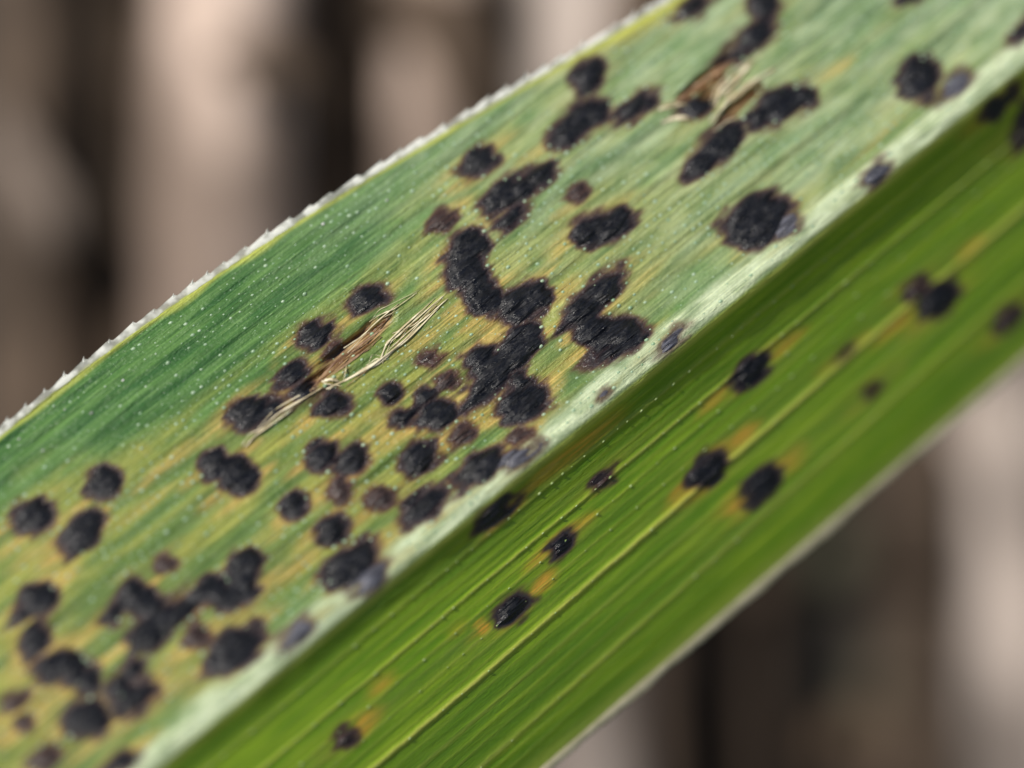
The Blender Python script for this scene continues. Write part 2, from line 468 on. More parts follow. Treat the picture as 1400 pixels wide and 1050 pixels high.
M_BLADE = blade_material()
M_SPOT = {'k': spot_material('black_crust', (0.003, 0.003, 0.004), (0.008, 0.008, 0.011), 0.38),
          'g': spot_material('grey_waxy_crust', (0.025, 0.024, 0.030), (0.11, 0.11, 0.13), 0.5),
          'b': spot_material('brown_black_crust', (0.016, 0.010, 0.010), (0.055, 0.028, 0.020), 0.5),
          'f': spot_material('olive_brown_crust', (0.045, 0.036, 0.012), (0.075, 0.060, 0.018), 0.3)}
def margin_material():
    g = G('clear_margin_tissue')
    co = g.n('ShaderNodeTexCoord').outputs['Object']
    n1 = g.noise(co, 4.0, 2); n2 = g.noise(co, 20.0, 2)
    c = g.mix(g.ramp(n1, 0.35, 0.65), (0.50, 0.51, 0.45), (0.82, 0.82, 0.76))
    b = g.n('ShaderNodeBump', {'Strength': 0.2, 'Distance': 0.00004, 'Height': g.math('ADD', n1, g.math('MULTIPLY', n2, 0.5))})
    p = g.n('ShaderNodeBsdfPrincipled', {'Base Color': c, 'Roughness': 0.25, 'Specular IOR Level': 0.6, 'Normal': b.outputs[0]})
    tr = g.n('ShaderNodeBsdfTranslucent', {'Color': c})
    m1 = g.n('ShaderNodeMixShader', {0: 0.4, 1: p.outputs[0], 2: tr.outputs[0]})
    tp = g.n('ShaderNodeBsdfTransparent', {'Color': (0.95, 0.95, 0.93)})
    m2 = g.n('ShaderNodeMixShader', {0: g.math('ADD', 0.15, g.math('MULTIPLY', g.ramp(n1, 0.6, 0.4), 0.4)), 1: m1.outputs[0], 2: tp.outputs[0]})
    return g.finish(m2.outputs[0])


M_MARGIN = margin_material()
M_MARGIN2 = simple_leafy('straw_margin_tissue', (0.44, 0.40, 0.24), (0.58, 0.52, 0.34), 3.0, 0.45, 0.4)
M_FIBRE = simple_leafy('straw_fibre', (0.50, 0.41, 0.23), (0.82, 0.74, 0.52), 5.0, 0.4, 0.25)
M_FIBRE_D = simple_leafy('brown_fibre', (0.16, 0.08, 0.04), (0.48, 0.30, 0.17), 6.0, 0.45, 0.2)
M_PAP = simple_leafy('glassy_papilla', (0.22, 0.36, 0.19), (0.44, 0.56, 0.38), 9.0, 0.28, 0.35)
M_PRICK = simple_leafy('vein_prickle', (0.30, 0.42, 0.12), (0.50, 0.60, 0.28), 9.0, 0.3, 0.4)


# ------------------------------------------------------------------ the setting: soil
def soil_material():
    g = G('dark_soil')
    co = g.n('ShaderNodeTexCoord').outputs['Object']
    n1 = g.noise(co, 420.0, 4); n2 = g.noise(co, 200.0, 2)
    c = g.mix(g.ramp(n1, 0.35, 0.7), (0.010, 0.009, 0.008), (0.052, 0.042, 0.033))
    c = g.mix(g.math('MULTIPLY', g.ramp(n2, 0.55, 0.75), 0.6), c, (0.085, 0.062, 0.044))
    b = g.n('ShaderNodeBump', {'Strength': 0.7, 'Distance': 0.0012, 'Height': n1})
    p = g.n('ShaderNodeBsdfPrincipled', {'Base Color': c, 'Roughness': 0.9, 'Specular IOR Level': 0.2, 'Normal': b.outputs[0]})
    return g.finish(p.outputs[0])


M_SOIL = soil_material()
near = np.arange(-0.05, 0.0501, 0.0008)
far = np.array([0.07, 0.1, 0.15, 0.25, 0.5, 1.0, 2.0])
ax = np.concatenate([-far[::-1], near, far])
gx, gy = np.meshgrid(ax, ax, indexing='ij')
furrow = np.zeros_like(gx)
for fx, fw in ((f_[0] * 0.78, f_[1] * 0.78) for f_ in ((-0.0070, 0.0024), (-0.0022, 0.0019), (0.0014, 0.0020), (0.0035, 0.0010), (0.0130, 0.0022), (-0.0118, 0.0014), (-0.0130, 0.0012))):
    furrow = np.maximum(furrow, 1 - sstep(0.5, 1.0, np.abs(gx - fx) / fw))
gz = -0.0022 * (1 - furrow) * (np.abs(gx) < 0.03) * (np.abs(gy) < 0.045) - 0.0035 * fbm(gx / 0.004 + 50, gy / 0.006 + 50, 91, 3) - 0.0012 * vnoise(gx / 0.0015, gy / 0.0015, 92)
nn = len(ax)
ii = np.arange(nn * nn).reshape(nn, nn)
q = np.stack([ii[:-1, :-1], ii[1:, :-1], ii[1:, 1:], ii[:-1, 1:]], -1).reshape(-1, 4)
soil = make_quads('soil', np.stack([gx, gy, gz], -1).reshape(-1, 3), q, M_SOIL)
soil['kind'] = 'structure'


# ------------------------------------------------------------------ dry stalks lying on the soil
def stalk_material(name, lo, mid, hi):
    g = G(name)
    co = g.n('ShaderNodeTexCoord').outputs['Object']
    n1 = g.noise(g.vec(co, (420, 60, 420)), 1.0, 4)
    n2 = g.noise(g.vec(co, (300, 150, 300)), 1.0, 2)
    c = g.mix(g.ramp(n1, 0.3, 0.65), lo, hi)
    c = g.mix(g.math('MULTIPLY', g.ramp(n2, 0.50, 0.64), 0.85), c, mid)
    b = g.n('ShaderNodeBump', {'Strength': 0.5, 'Distance': 0.0005, 'Height': n1})
    p = g.n('ShaderNodeBsdfPrincipled', {'Base Color': c, 'Roughness': 0.7, 'Specular IOR Level': 0.15, 'Normal': b.outputs[0]})
    return g.finish(p.outputs[0])


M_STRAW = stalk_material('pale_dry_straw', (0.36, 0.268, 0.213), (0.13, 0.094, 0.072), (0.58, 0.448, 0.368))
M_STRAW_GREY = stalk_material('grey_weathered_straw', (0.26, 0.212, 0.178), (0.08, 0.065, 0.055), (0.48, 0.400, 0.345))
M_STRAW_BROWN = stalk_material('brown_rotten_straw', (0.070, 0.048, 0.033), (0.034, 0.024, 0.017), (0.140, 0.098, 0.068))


def stalk(label, x0, x1, r, mat, y0=-0.075, y1=0.075, zoff=0.0, node_y=(0.03,), seed=0):
    """culm from (x0,y0) to (x1,y1), round and slightly bent, with swollen nodes and a split sheath"""
    r = r * 0.78; zoff = zoff * 0.8
    root = bpy.data.objects.new('dry_stalk', None)
    scene.collection.objects.link(root)
    root.location = (x0, y0, zoff)
    L = math.hypot(x1 - x0, y1 - y0)
    root.rotation_euler = (0, 0, -math.atan2(x1 - x0, y1 - y0))
    root['label'] = label; root['category'] = 'stalk'; root['group'] = 'dry stalks lying on the soil'
    n, k = 90, 20
    s = np.linspace(0, L, n)
    bend = 0.0012 * (vnoise(s / 0.03, s * 0 + seed, 71) - 0.5)
    rad = r * (1 + 0.34 * (vnoise(s / 0.008, s * 0 + seed, 72) - 0.5))
    V = []
    for i in range(n):
        for j in range(k):
            a = 2 * math.pi * j / k
            w = 1 + 0.22 * (float(vnoise(math.cos(a) * 2 + seed, math.sin(a) * 2 + s[i] / 0.005, 73)) - 0.5)
            V.append((bend[i] + rad[i] * w * math.cos(a), s[i], r + rad[i] * w * math.sin(a) * 0.92))
    F = [(i * k + j, i * k + (j + 1) % k, (i + 1) * k + (j + 1) % k, (i + 1) * k + j) for i in range(n - 1) for j in range(k)]
    F.append(tuple(range(k - 1, -1, -1))); F.append(tuple((n - 1) * k + j for j in range(k)))
    make_obj('culm', V, F, mat, root)
    for ny in node_y:
        yy = ny - y0
        bx = float(np.interp(yy, s, bend))
        V = []; prof = [(-1.6, 0.99), (-0.9, 1.07), (-0.3, 1.15), (0.3, 1.15), (0.8, 1.06), (1.5, 0.99)]
        for dy, sc in prof:
            for j in range(k):
                a = 2 * math.pi * j / k
                V.append((bx + r * 1.06 * sc * math.cos(a), yy + dy * r * 0.35, r + r * 1.06 * sc * math.sin(a) * 0.92))
        F = [(i * k + j, i * k + (j + 1) % k, (i + 1) * k + (j + 1) % k, (i + 1) * k + j) for i in range(len(prof) - 1) for j in range(k)]
        make_obj('node', V, F, M_STRAW_BROWN, root)
        # a sheath that wraps half of the culm above the node
        V = []; m = 14; ka = 12
        for i in range(m):
            t = i / (m - 1)
            for j in range(ka):
                a = R(20 + 150 * (1 - 0.5 * t) * j / (ka - 1) + 20 * math.sin(seed + 3 * t))
                rr = r * (1.14 + 0.10 * t * (j / (ka - 1)))
                V.append((bx + rr * math.cos(a), yy + 0.002 + t * 0.018, r + rr * math.sin(a)))
        F = [(i * ka + j, i * ka + j + 1, (i + 1) * ka + j + 1, (i + 1) * ka + j) for i in range(m - 1) for j in range(ka - 1)]
        sh = make_obj('sheath', V, F, mat, root)
        md = sh.modifiers.new('thickness', 'SOLIDIFY'); md.thickness = 0.00012
    return root


def gxp(px):              # photograph column to soil-level x (m)
    return (px - 700) / 69.8 * 0.001


stalk('thick pale pinkish straw stalk lying on dark soil between two dark gaps', gxp(280), gxp(312), 0.0019, M_STRAW, node_y=(0.021, -0.03), seed=1)
stalk('slender cream straw stalk beside the thick pinkish stalk, node in view', gxp(600), gxp(556), 0.0013, M_STRAW, node_y=(0.0072,), seed=2)
stalk('greyish pink weathered stalk passing under the leaf and out past its lower margin', gxp(790), gxp(768), 0.0015, M_STRAW_GREY, node_y=(0.024,), seed=3)
stalk('thin tan straw stalk leaning on the greyish pink weathered stalk', gxp(915), gxp(862), 0.00062, M_STRAW_BROWN, node_y=(-0.02,), seed=4)
stalk('broad grey weathered stalk at the far side of the bare dark soil', gxp(1440), gxp(1385), 0.0016, M_STRAW_GREY, node_y=(0.012,), seed=5)
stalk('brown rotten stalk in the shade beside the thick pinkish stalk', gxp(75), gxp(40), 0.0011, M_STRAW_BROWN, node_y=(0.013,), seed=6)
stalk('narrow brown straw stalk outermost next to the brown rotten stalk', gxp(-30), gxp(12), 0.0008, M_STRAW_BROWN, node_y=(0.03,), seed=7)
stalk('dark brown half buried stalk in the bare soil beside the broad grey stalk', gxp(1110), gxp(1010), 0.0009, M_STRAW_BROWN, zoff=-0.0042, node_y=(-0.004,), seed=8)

M_CLOD_BROWN = stalk_material('faded_brown_scrap', (0.12, 0.092, 0.072), (0.06, 0.046, 0.036), (0.21, 0.165, 0.135))


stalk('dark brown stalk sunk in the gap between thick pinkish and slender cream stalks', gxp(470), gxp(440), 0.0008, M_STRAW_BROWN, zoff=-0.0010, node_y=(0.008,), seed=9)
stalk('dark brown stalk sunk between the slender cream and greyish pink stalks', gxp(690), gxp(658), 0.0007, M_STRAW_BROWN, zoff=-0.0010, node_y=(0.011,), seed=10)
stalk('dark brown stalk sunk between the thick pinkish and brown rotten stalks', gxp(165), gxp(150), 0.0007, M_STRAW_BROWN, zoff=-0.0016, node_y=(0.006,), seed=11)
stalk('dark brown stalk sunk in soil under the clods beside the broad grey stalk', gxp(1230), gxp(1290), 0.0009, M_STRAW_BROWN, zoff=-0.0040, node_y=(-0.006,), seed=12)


def scrap(label, px, py, ln, wd, rot, z, mat, seed):
    """curled scrap of dead leaf with ragged ends"""
    ln *= 0.78; wd *= 0.78; z *= 0.78
    n, k = 16, 8; V = []
    for i in range(n):
        t = i / (n - 1) - 0.5
        w = wd * (1 - 0.55 * abs(2 * t) ** 2) * (0.8 + 0.4 * float(vnoise(i * 0.7, seed * 3.3, 141)))
        for j in range(k):
            a = j / (k - 1) - 0.5
            V.append((w * a + 0.12 * wd * math.sin(5 * t + seed), ln * t + 0.06 * ln * float(vnoise(j * 1.1, seed + t, 142)) * (abs(t) > 0.45),
                      wd * (0.35 * (4 * a * a) + 0.25 * math.sin(4 * t + seed))))
    F = [(i * k + j, i * k + j + 1, (i + 1) * k + j + 1, (i + 1) * k + j) for i in range(n - 1) for j in range(k - 1)]
    o = make_obj('dry_leaf_scrap', V, F, mat)
    md = o.modifiers.new('thickness', 'SOLIDIFY'); md.thickness = 0.00015
    o.location = (gxp(px), (525 - py) / 69.8 * 0.001, z); o.rotation_euler = (0, R(8), R(rot))
    o['label'] = label; o['category'] = 'leaf scrap'


scrap('brown curled leaf scrap lying across the slender cream stalk', 612, 95, 0.0042, 0.0011, 28, 0.0034, M_STRAW_BROWN, 1)
scrap('small grey brown leaf scrap on the thick pinkish stalk', 372, 108, 0.0022, 0.0008, 70, 0.0046, M_STRAW_BROWN, 2)
scrap('grey straw scrap resting over the brown rotten stalk', 50, 255, 0.0036, 0.0010, 20, 0.0026, M_CLOD_BROWN, 3)
scrap('dark brown leaf scrap beside the thin tan stalk', 870, 12, 0.0040, 0.0010, -20, 0.0026, M_STRAW_BROWN, 4)
scrap('grey brown scrap leaning against the broad grey stalk', 1335, 590, 0.0034, 0.0010, 12, 0.0018, M_STRAW_GREY, 5)

# a few clods and a pebble on the bare soil
M_CLOD = stalk_material('crumbly_clod', (0.045, 0.042, 0.028), (0.03, 0.024, 0.018), (0.10, 0.095, 0.065))


def clod(label, px, py, r, seed, mat):
    r *= 0.78
    V = []; F = []
    n, k = 9, 14
    for i in range(n):
        th = math.pi * i / (n - 1)
        for j in range(k):
            a = 2 * math.pi * j / k
            d = np.array([math.sin(th) * math.cos(a), math.sin(th) * math.sin(a), math.cos(th)])
            w = 0.72 + 0.55 * float(vnoise(d[0] * 1.7 + seed * 9.1, d[1] * 1.7 + d[2] * 2.3, 81))
            V.append(tuple(d * r * w))
    for i in range(n - 1):
        for j in range(k):
            F.append((i * k + j, (i + 1) * k + j, (i + 1) * k + (j + 1) % k, i * k + (j + 1) % k))
    o = make_obj('soil_clod', V, F, mat)
    o.location = (gxp(px), (525 - py) / 69.8 * 0.001, r * 0.35 - 0.0042)
    o['label'] = label; o['category'] = 'clod'; o['group'] = 'clods on the bare soil'


clod('pale olive rounded clod on the dark soil near the broad grey stalk', 1245, 965, 0.0010, 1, M_CLOD)
clod('dim olive clod lying close below the margin of the leaf', 1168, 770, 0.0009, 2, M_CLOD)
clod('reddish brown clod at the foot of the pale olive clod', 1190, 1040, 0.0008, 3, M_STRAW_BROWN)

# ------------------------------------------------------------------ the grass leaf
leaf = bpy.data.objects.new('grass_leaf', None)
scene.collection.objects.link(leaf)
leaf.location = (0, 0, LEAF_Z)
leaf.scale = (0.001, 0.001, 0.001)
leaf['label'] = 'green grass leaf with yellowing tissue, pale keel and many black tar spots'
leaf['category'] = 'leaf'

# sampling along and across the blade
us = np.concatenate([np.linspace(U_BASE, -9.5, 60), np.arange(-9.0, 11.0, 0.03), np.linspace(11.3, U_TIP, 50)])
tr_ = np.linspace(0, 1, 135); tk = np.linspace(0, 1, 36); tl = np.linspace(0, 1, 190)
VK0, VK1 = -0.14, 0.62
rows_v = []
wf = width_fac(us)
vr = v_right(us); vl = v_left(us)
k0 = VK0 * wf; k1 = VK1 * wf
Vg = np.concatenate([vr[:, None] + (k0 - vr)[:, None] * tr_[None, :],
                     k0[:, None] + (k1 - k0)[:, None] * tk[None, 1:],
                     k1[:, None] + (vl - k1)[:, None] * tl[None, 1:]], 1)
Ug = np.repeat(us[:, None], Vg.shape[1], 1)
P = surf(Ug, Vg)
NR, NK = len(tr_) - 1, len(tr_) - 1 + len(tk) - 1

# masks (tissue, painted sheen and the shaded half, in leaf coordinates)
dark = np.zeros_like(Ug); brown = np.zeros_like(Ug); halo = np.zeros_like(Ug); dead = np.zeros_like(Ug); chl_sp = np.zeros_like(Ug)
TONE = {'k': (1.0, 1.0), 'g': (0.55, 0.8), 'b': (0.75, 1.0), 'f': (0.3, 0.4)}


def window(cu, cv, eu, ev):
    i0 = np.searchsorted(us, cu - eu); i1 = np.searchsorted(us, cu + eu) + 1
    return slice(max(i0, 0), i1)


for tone, es in GROUPS:
    cs = np.array([E[0] for E in es]); ex = np.array([E[2] for E in es])
    lo = (cs - ex).min(0); hi = (cs + ex).max(0)
    w = slice(max(np.searchsorted(us, lo[0] - 1.5), 0), np.searchsorted(us, hi[0] + 1.5) + 1)
    u = Ug[w]; v = Vg[w]
    f = group_field(es, u, v)
    kd, kb = TONE[tone]
    dark[w] = np.maximum(dark[w], kd * sstep(-0.085, 0.02, f))
    brown[w] = np.maximum(brown[w], kb * sstep(-0.10, -0.01, f))
    rmin = np.full_like(u, 9.0)
    for E in es:
        c, Mi, ext, sz = E
        # stretched along the blade
        du = (u - c[0]) / (ext[0] + 0.42); dv = (v - c[1]) / (ext[1] + 0.015)
        rmin = np.minimum(rmin, np.sqrt(du * du + dv * dv))
    onk = 0.62 if tone in 'kb' else 0.4
    hs = np.where(v > 0.0, 0.85 - 0.4 * sstep(1.0, 4.0, u), 0.75)
    hn = 0.15 + 1.1 * sstep(0.42, 0.72, vnoise(u / 0.75, v / 0.13, 56)) * (1 - 0.5 * sstep(1, 5, u))
    halo[w] = np.maximum(halo[w], np.clip(onk * hs * hn, 0, 1) * (1 - sstep(0.55, 1.25, rmin)))
    chl_sp[w] = np.maximum(chl_sp[w], 1 - sstep(0.7, 2.6, rmin))
for E, st in STREAK_UV:
    r = ell_r(E, Ug, Vg)
    halo = np.maximum(halo, np.where(Vg > 0, 0.66, 0.9) * st * (1 - sstep(0.15, 1.25, r + 0.5 * (vnoise(Ug / 0.4, Vg / 0.06, 55) - 0.5))))
dead = sstep(0.01, 0.10, TEAR_DEPTH(Ug, Vg))
vn = fbm(Ug / 1.2, Vg / 0.35, 33, 3)
# yellowing band along the middle of the lit half, fading out to the healthy margin and to the tip
band = sstep(0.5, 0.9, Vg) * (1 - sstep(2.3, 3.3, Vg + 0.12 * Ug + 0.9 * (vn - 0.5))) * (1 - sstep(1.5, 6.0, Ug))
cpt = sstep(0.30, 0.68, 0.65 * vnoise(Ug / 1.3, Vg / 0.14, 34) + 0.35 * vnoise(Ug / 2.4, Vg / 0.5, 35))
chlor = np.clip(np.maximum(0.9 * band, 0.6 * chl_sp * np.where(Vg > 0, 1, 0.35)) * (0.15 + 0.85 * cpt), 0, 1)
_, vein = vein_fields(Ug, Vg)
vein = vein * (1 - 0.35 * vnoise(Ug / 0.5, Vg * 3, 57))
# pale keel; towards the tip, sky sheen painted into the colour
pale = 0.85 * sstep(-0.01, 0.06, Vg) * (1 - sstep(0.22, 0.52, Vg + 0.30 * (fbm(Ug / 0.9, Vg / 0.12, 58) - 0.5)))
pale = np.maximum(pale, 0.36 * sstep(0.3, 0.6, Vg) * sstep(-0.5, 7.0, Ug + 0.5 * Vg) * (0.35 + fbm(Ug / 1.5, Vg / 0.16, 59)))
edge_l = (v_left(us)[:, None] - Vg)
edge_r = (Vg - v_right(us)[:, None])
tipw = 0.12 + 0.13 * sstep(2.0, 6.0, Ug)
rim = 0.9 * (1 - sstep(0.25, 1.0, edge_l / (tipw + 0.1 * (vnoise(Ug / 0.6, Ug * 0, 60) - 0.5))))
rim = np.maximum(rim, 0.8 * np.exp(-((Vg + 0.04) / 0.05) ** 2))
rim = np.maximum(rim, 0.5 * (1 - sstep(0.0, 0.30, edge_r)))
halo = np.maximum(halo, 0.8 * sstep(2.5, 6.0, Ug) * (1 - sstep(0.0, 0.42, edge_l)))
shade = sstep(0.02, -0.06, Vg)  # half turned from the sun, where the brightened green goes
halo = halo * (1 - 0.15 * sstep(-0.02, 0.1, Vg) * (1 - sstep(0.5, 0.8, Vg)))
ATTR = {'dark': dark, 'brown': brown, 'halo': halo, 'chlor': chlor, 'pale': pale * (1 - np.clip(1.1 * halo, 0, 1)), 'vein': vein, 'shade': shade,
        'dead': dead, 'rim': rim, 'band': np.clip(band, 0, 1) * (0.40 + 0.60 * cpt)}

# smooth normals of the whole sheet, so that the three parts meet without a seam
du = np.gradient(P, axis=0); dv = np.gradient(P, axis=1)
Nn = np.cross(du, dv); Nn /= np.linalg.norm(Nn, axis=-1, keepdims=True) + 1e-12


def blade_part(name, c0, c1, label=None):
    sl = slice(c0, c1 + 1)
    p = P[:, sl]; a, b = p.shape[:2]
    ii = np.arange(a * b).reshape(a, b)
    q = np.stack([ii[:-1, :-1], ii[1:, :-1], ii[1:, 1:], ii[:-1, 1:]], -1).reshape(-1, 4)
    o = make_quads(name, p.reshape(-1, 3), q, M_BLADE, leaf)
    set_uv(o, np.stack([Ug[:, sl], Vg[:, sl]], -1).reshape(-1, 2))
    for k, arr in ATTR.items():
        set_attr(o, k, arr[:, sl])
    o.data.normals_split_custom_set_from_vertices(Nn[:, sl].reshape(-1, 3).tolist())
    if label:
        o['label'] = label
    return o


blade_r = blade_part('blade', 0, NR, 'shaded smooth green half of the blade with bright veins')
midrib = blade_part('midrib', NR, NK, 'pale mint keel running along the fold of the leaf')
blade_l = blade_part('blade', NK, Vg.shape[1] - 1, 'sunlit yellowing half of the blade crowded with black spots')

# ------------------------------------------------------------------ tar spots, each a raised crust of its own
for tone, es in GROUPS:
    cs = np.array([E[0] for E in es]); ex = np.array([E[2] for E in es])
    lo = (cs - ex).min(0) - 0.07; hi = (cs + ex).max(0) + 0.07
    st = 0.022
    u1 = np.arange(lo[0], hi[0], st); v1 = np.arange(lo[1], hi[1], st * 0.8)
    u, v = np.meshgrid(u1, v1, indexing='ij')
    f = group_field(es, u, v)
    sz = max(E[3] for E in es)
    hmax = {'k': 0.055, 'g': 0.035, 'b': 0.045, 'f': 0.015}[tone] * min(1.0, sz / 0.2 + 0.25)
    inside = sstep(0.0, 0.13, f)
    h = hmax * inside - 0.016 * (1 - sstep(-0.03, 0.02, f))
    h += inside * (0.018 * (vnoise(u / 0.22, v / 0.12, 44) - 0.5) + 0.044 * (vnoise(u / 0.35, v / 0.05, 45) - 0.5) + 0.008 * (vnoise(u / 0.10, v / 0.03, 46) - 0.5)) * (0.5 if tone == 'g' else 1)
    p = surf(u, v); p[..., 2] += h + 0.002
    keep_v = f > -0.035
    ii = np.arange(u.size).reshape(u.shape)
    kq = keep_v[:-1, :-1] & keep_v[1:, :-1] & keep_v[1:, 1:] & keep_v[:-1, 1:]
    q = np.stack([ii[:-1, :-1], ii[1:, :-1], ii[1:, 1:], ii[:-1, 1:]], -1)[kq]
    if len(q) == 0:
        continue
    used, inv = np.unique(q, return_inverse=True)
    o = make_quads('tar_spot', p.reshape(-1, 3)[used], inv.reshape(-1, 4), M_SPOT[tone], leaf)
    set_uv(o, np.stack([u, v], -1).reshape(-1, 2)[used])
    set_attr(o, 'edge', (1 - sstep(-0.03, 0.04, f)).reshape(-1)[used])
    if tone == 'g':
        o['label'] = 'grey waxy sunken spot on the keel'
    elif tone in 'bf':
        o['label'] = 'small brownish immature spot'

# ------------------------------------------------------------------ margins
def margin(name, side, u0, u1, wd, mat, label):
    """thin clear strip with a rounded edge along one side of the blade"""
    ue = np.arange(u0, u1, 0.03)
    ve = v_left(ue) if side > 0 else v_right(ue)
    ph = ue / 0.34 + 0.9 * vnoise(ue / 0.8, ue * 0, 103)
    saw = (ph % 1.0) ** 1.3
    wv = wd * (0.62 + 0.30 * vnoise(ue / 0.45, ue * 0, 101) + 0.12 * vnoise(ue / 0.10, ue * 0, 102) + (0.55 * saw if side > 0 else 0.1))
    prof = [(-0.25, 0.022), (0.15, 0.034), (0.55, 0.028), (0.9, 0.012), (1.0, 0.0), (0.9, -0.012), (0.4, -0.025), (-0.25, -0.03)]
    k = len(prof); V = []
    z_e = base_z(ue, ve) + disp(ue, ve)
    for i in range(len(ue)):
        for a, hh in prof:
            v = ve[i] + side * a * wv[i]
            x, y = xy(ue[i], v)
            V.append((x, y, z_e[i] - (0.2 if side > 0 else 0.45) * a * wv[i] + hh))
    F = [(i * k + j, (i + 1) * k + j, (i + 1) * k + j + 1, i * k + j + 1) for i in range(len(ue) - 1) for j in range(k - 1)]
    o = make_obj(name, V, F, mat, leaf)
    o['label'] = label
    return o, ue, ve, wv, z_e, ph


ml, mue, mve, mwv, mz, mph = margin('margin', 1, -8.8, 10.0, 0.075, M_MARGIN, 'clear whitish toothed margin of the sunlit half')
mr, *_ = margin('margin', -1, -8.8, 10.4, 0.11, M_MARGIN2, 'pale straw coloured smooth margin of the shaded half')


def tooth_mesh(i):
    """forward-leaning hooked prickle, unit size"""
    r_ = random.Random(i)
    k = 7; V = []; F = []
    lev = [(0, 0.0, 0.50, 0.30), (0.30, 0.22, 0.40, 0.26), (0.62, 0.55, 0.24, 0.18), (0.86, 1.0, 0.10, 0.09)]
    for h, fw, ru_, rw in lev:
        for j in range(k):
            a = 2 * math.pi * j / k
            V.append((fw * 0.8 + ru_ * math.cos(a) * (1 + 0.2 * r_.uniform(-1, 1)), h, rw * math.sin(a) * (1 + 0.2 * r_.uniform(-1, 1))))
    V.append((1.05 + 0.2 * r_.random(), 1.0, 0))
    for i_ in range(len(lev) - 1):
        for j in range(k):
            F.append((i_ * k + j, i_ * k + (j + 1) % k, (i_ + 1) * k + (j + 1) % k, (i_ + 1) * k + j))
    t = (len(lev) - 1) * k
    for j in range(k):
        F.append((t + j, t + (j + 1) % k, t + k))
    me = bpy.data.meshes.new('tooth'); me.from_pydata(V, [], F)
    me.polygons.foreach_set('use_smooth', np.ones(len(me.polygons), bool))
    me.materials.append(M_MARGIN)
    return me


TM = [tooth_mesh(i) for i in range(6)]
ang = math.atan2(EU[1], EU[0])
tips = mue[1:][np.floor(mph[1:]) > np.floor(mph[:-1])]
for i, u in enumerate(tips):
    if u < -8.3 or u > 9.2:
        continue
    o = bpy.data.objects.new('tooth', TM[i % 6]); scene.collection.objects.link(o)
    o.parent = ml
    u = u - 0.06
    j = int(np.searchsorted(mue, u)); v = mve[j] + mwv[j] * 0.62
    x, y = xy(u, v)
    o.location = (x, y, mz[j] + 0.0)
    sc_ = random.uniform(0.04, 0.07)
    o.scale = (sc_ * random.uniform(0.9, 1.2), sc_ * random.uniform(0.8, 1.3), sc_ * 0.7)
    slope = math.atan(float(np.polyval(np.polyder(pl), np.clip(u, -7, 6))))
    o.rotation_euler = (R(random.uniform(-12, 12)), R(18), ang + slope + R(random.uniform(-8, 14)))


# ------------------------------------------------------------------ torn fibres over the two splits
def fibre(name, pts, width, lift, mat, twist=0.0):
    """curling strip of dead tissue through points of the photograph; lift = height of the middle above the blade (mm)"""
    pts = np.array(pts, float)
    t = np.linspace(0, 1, len(pts)); tt = np.linspace(0, 1, 26)
    px = np.interp(tt, t, pts[:, 0]); py = np.interp(tt, t, pts[:, 1])
    for _ in range(3):
        px[1:-1] = (px[:-2] + px[2:] + 2 * px[1:-1]) / 4; py[1:-1] = (py[:-2] + py[2:] + 2 * py[1:-1]) / 4
    u, v = px2uv(px, py)
    x, y = xy(u, v)
    z = base_z(u, v) + disp(u, v) + lift * np.sin(np.pi * tt) ** 0.8 + 0.02
    c = np.stack([x, y, z], -1)
    tg = np.gradient(c, axis=0); tg /= np.linalg.norm(tg, axis=1, keepdims=True)
    sd = np.cross(tg, np.array([0, 0, 1.0])); sd /= np.linalg.norm(sd, axis=1, keepdims=True)
    up = np.cross(sd, tg)
    V = []; k = 6
    for i in range(26):
        w = width * (0.35 + 0.65 * math.sin(math.pi * min(max(tt[i], 0.06), 0.94)) ** 0.6) * (0.45 + 1.1 * float(vnoise(tt[i] * 11, width * 977, 111)))
        a0 = twist * tt[i]
        for j in range(k):
            a = 2 * math.pi * j / k
            e1 = sd[i] * math.cos(a0) + up[i] * math.sin(a0); e2 = -sd[i] * math.sin(a0) + up[i] * math.cos(a0)
            V.append(tuple(c[i] + e1 * w * math.cos(a) + e2 * w * 0.16 * math.sin(a)))
    F = [(i * k + j, i * k + (j + 1) % k, (i + 1) * k + (j + 1) % k, (i + 1) * k + j) for i in range(25) for j in range(k)]
    F.append(tuple(range(k - 1, -1, -1))); F.append(tuple(25 * k + j for j in range(k)))
    return make_obj(name, V, F, mat, leaf)


